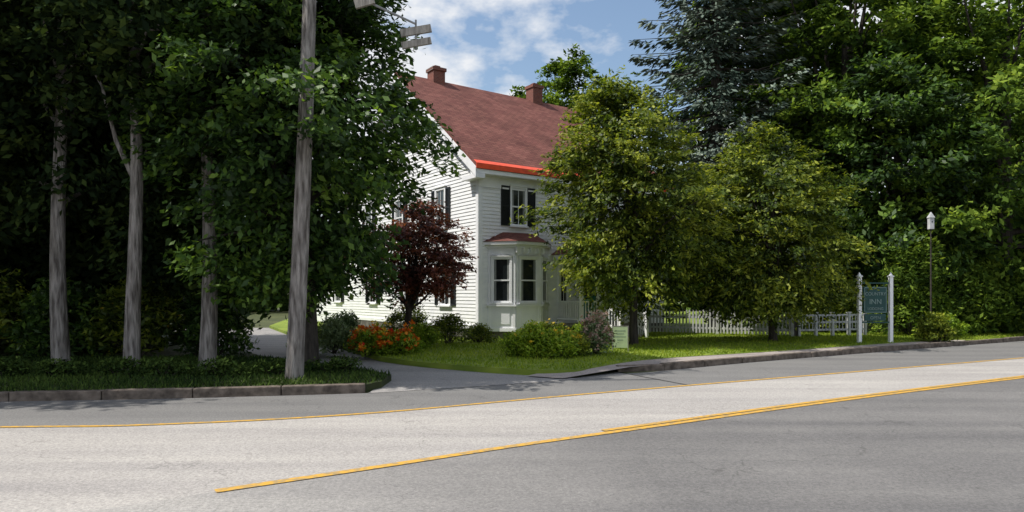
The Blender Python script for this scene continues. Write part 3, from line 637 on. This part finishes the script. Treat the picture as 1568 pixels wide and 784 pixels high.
# ------------------------------------------------------------ inn sign
S=empty('inn_sign',(11.75,21.6,LZ),math.radians(6)); m=MB()
for q in (-.54,.54):
    m.box(q-.055,q+.055,-.055,.055,0,2.12); m.box(q-.075,q+.075,-.075,.075,2.121,2.16)
    m.prism([(q-.05,-.05,2.161),(q+.05,-.05,2.161),(q+.05,.05,2.161),(q-.05,.05,2.161)],[(q-.005,-.005,2.27),(q+.005,-.005,2.27),(q+.005,.005,2.27),(q-.005,.005,2.27)])
m.obj('posts',M_white,S,bevel=.006)
b=MB(); b.box(-.40,.40,-.02,.02,.95,1.80); b.box(-.36,.36,-.018,.018,.70,.92)
for q in (-.3,.3): b.box(q-.01,q+.01,-.01,.01,1.8,1.9)
b.box(-.485,.485,-.02,.02,1.9,1.94); b.box(-.485,.485,-.02,.02,.63,.67)
b.obj('board',M_signg,S)
w=MB()
for (a0,a1,z0,z1) in ((-.38,.38,1.765,1.78),(-.38,.38,.97,.985),(-.38,-.365,.985,1.765),(.365,.38,.985,1.765)): w.box(a0,a1,-.026,-.021,z0,z1)
M_let=plain('sign_lettering',(.22,.30,.28))
w.obj('border',M_let,S)
for txt,z,s in (('COUNTRY',1.52,.15),('INN',1.24,.24),('LODGING',1.05,.12),('OPEN',.75,.14)):
    c=bpy.data.curves.new('lettering','FONT'); c.body=txt; c.size=s; c.align_x='CENTER'; c.extrude=.003
    o=bpy.data.objects.new('lettering',c); COL.objects.link(o); o.parent=S; o.location=(0,-.025,z); o.rotation_euler=(math.radians(90),0,0); c.materials.append(M_let)
Y=empty('yard_sign',(2.95,18.2,LZ),math.radians(-8)); m=MB(); m.box(-.2,.2,-.006,.006,.1,.68); m.obj('panel',M_paleg,Y)
m=MB(); m.box(-.22,-.201,-.01,.01,-.05,.7); m.box(.201,.22,-.01,.01,-.05,.7); m.box(-.2,.2,-.01,.01,.681,.70); m.obj('frame',M_wood,Y)
m=MB()
for z,a in ((.55,.14),(.47,.1),(.39,.15),(.3,.08)): m.box(-a,a,-.009,-.0065,z,z+.03)
m.obj('print',plain('sign_print',(.25,.33,.2)),Y)
Pz=empty('birdhouse_pole',(14.75,23.5,LZ)); m=MB(); m.tube([(0,0,0),(0,0,3.85)],[.03,.022],10); m.obj('pole',M_barkd,Pz)
m=MB(); m.box(-.075,.075,-.075,.075,3.85,4.25); m.prism([(-.095,-.095,4.251),(.095,-.095,4.251),(.095,.095,4.251),(-.095,.095,4.251)],[(-.01,-.01,4.45),(.01,-.01,4.45),(.01,.01,4.45),(-.01,.01,4.45)]); m.obj('house',M_fence,Pz)
m=MB(); m.tube([(0,-.076,4.1),(0,-.079,4.1)],[.025,.025],10); m.obj('hole',M_dark,Pz)
U=empty('utility_pole',(-4.05,12.4,.1)); m=MB()
m.tube([(0,0,-.1),(.03,0,.6),(.12,0,2.5),(.22,0,5),(.30,0,7.4),(.33,0,8.4)],[.175,.16,.15,.135,.12,.115],14); m.obj('pole',M_bark,U,smooth=True)
m=MB(); m.tube([(.3,-.1,7.3),(.9,-.08,7.2),(1.5,-.05,6.95),(2.25,0,6.62)],[.03,.025,.022,.02],8); m.tube([(2.26,.05,6.15),(2.26,.02,6.7)],[.018,.018],8)
m.obj('arm',M_metal,U)
m=MB(); m.beam((1.98,.0,6.44),(2.54,.06,6.56),.06,.14); m.beam((2.0,.0,6.21),(2.54,.06,6.33),.06,.12); m.beam((1.15,-.1,6.95),(1.5,-.1,7.05),.06,.2)
m.beam((-.8,-.15,7.8),(1.5,-.15,7.8),.09,.12)
m.obj('boards',M_wood,U)
m=MB()
for q in (-.7,-.2,.8,1.4): m.tube([(q,-.15,7.86),(q,-.15,7.92),(q,-.15,8.0)],[.035,.05,.03],8)
m.obj('insulators',M_metal,U)
# ------------------------------------------------------------ sky, sun, camera
az=Vector((-.97,-.17,0)).normalized(); EL=math.radians(56)
Sd=Vector((az.x*math.cos(EL),az.y*math.cos(EL),math.sin(EL)))
sun=bpy.data.lights.new('sun','SUN'); sun.energy=5.0; sun.angle=math.radians(.5); sun.color=(1,.955,.88)
so=bpy.data.objects.new('sun',sun); COL.objects.link(so); so.rotation_euler=Sd.to_track_quat('Z','Y').to_euler(); so.location=(-20,5,30)
w=bpy.data.worlds.new('World'); sc.world=w; w.use_nodes=True; nt=w.node_tree; L=nt.links
try: w.cycles.sampling_method='NONE'
except Exception as ex: print(ex)
bg=nt.nodes['Background']; bg.inputs['Strength'].default_value=.15
sky=nt.nodes.new('ShaderNodeTexSky'); sky.sky_type='NISHITA'; sky.sun_disc=False; sky.sun_elevation=EL; sky.sun_rotation=math.atan2(Sd.x,Sd.y); sky.air_density=1.25; sky.dust_density=1.3; sky.ozone_density=1.3
tc=N(nt,'ShaderNodeTexCoord'); mp=N(nt,'ShaderNodeMapping'); mp.inputs['Scale'].default_value=(1,1,1.8); mp.inputs['Location'].default_value=(.1,0,.55)
L.new(tc.outputs['Generated'],mp.inputs['Vector'])
n=N(nt,'ShaderNodeTexNoise'); n.inputs['Scale'].default_value=4.5; n.inputs['Detail'].default_value=6; n.inputs['Roughness'].default_value=.55
L.new(mp.outputs[0],n.inputs['Vector'])
r=ramp(nt,[(.46,(0,0,0)),(.56,(1,1,1))]); L.new(n.outputs['Fac'],r.inputs['Fac'])
mx=N(nt,'ShaderNodeMix'); mx.data_type='RGBA'; L.new(r.outputs['Color'],mx.inputs[0]); L.new(sky.outputs[0],mx.inputs[6]); mx.inputs[7].default_value=(5.7,5.85,6.1,1)
L.new(mx.outputs[2],bg.inputs['Color'])
cam=bpy.data.cameras.new('camera'); co=bpy.data.objects.new('camera',cam); COL.objects.link(co)
co.location=(0,0,1.7); co.rotation_euler=(math.radians(90),0,0); cam.sensor_width=36; cam.lens=23.46; cam.shift_y=58/1568; cam.clip_end=3000; cam.clip_start=.1
sc.camera=co
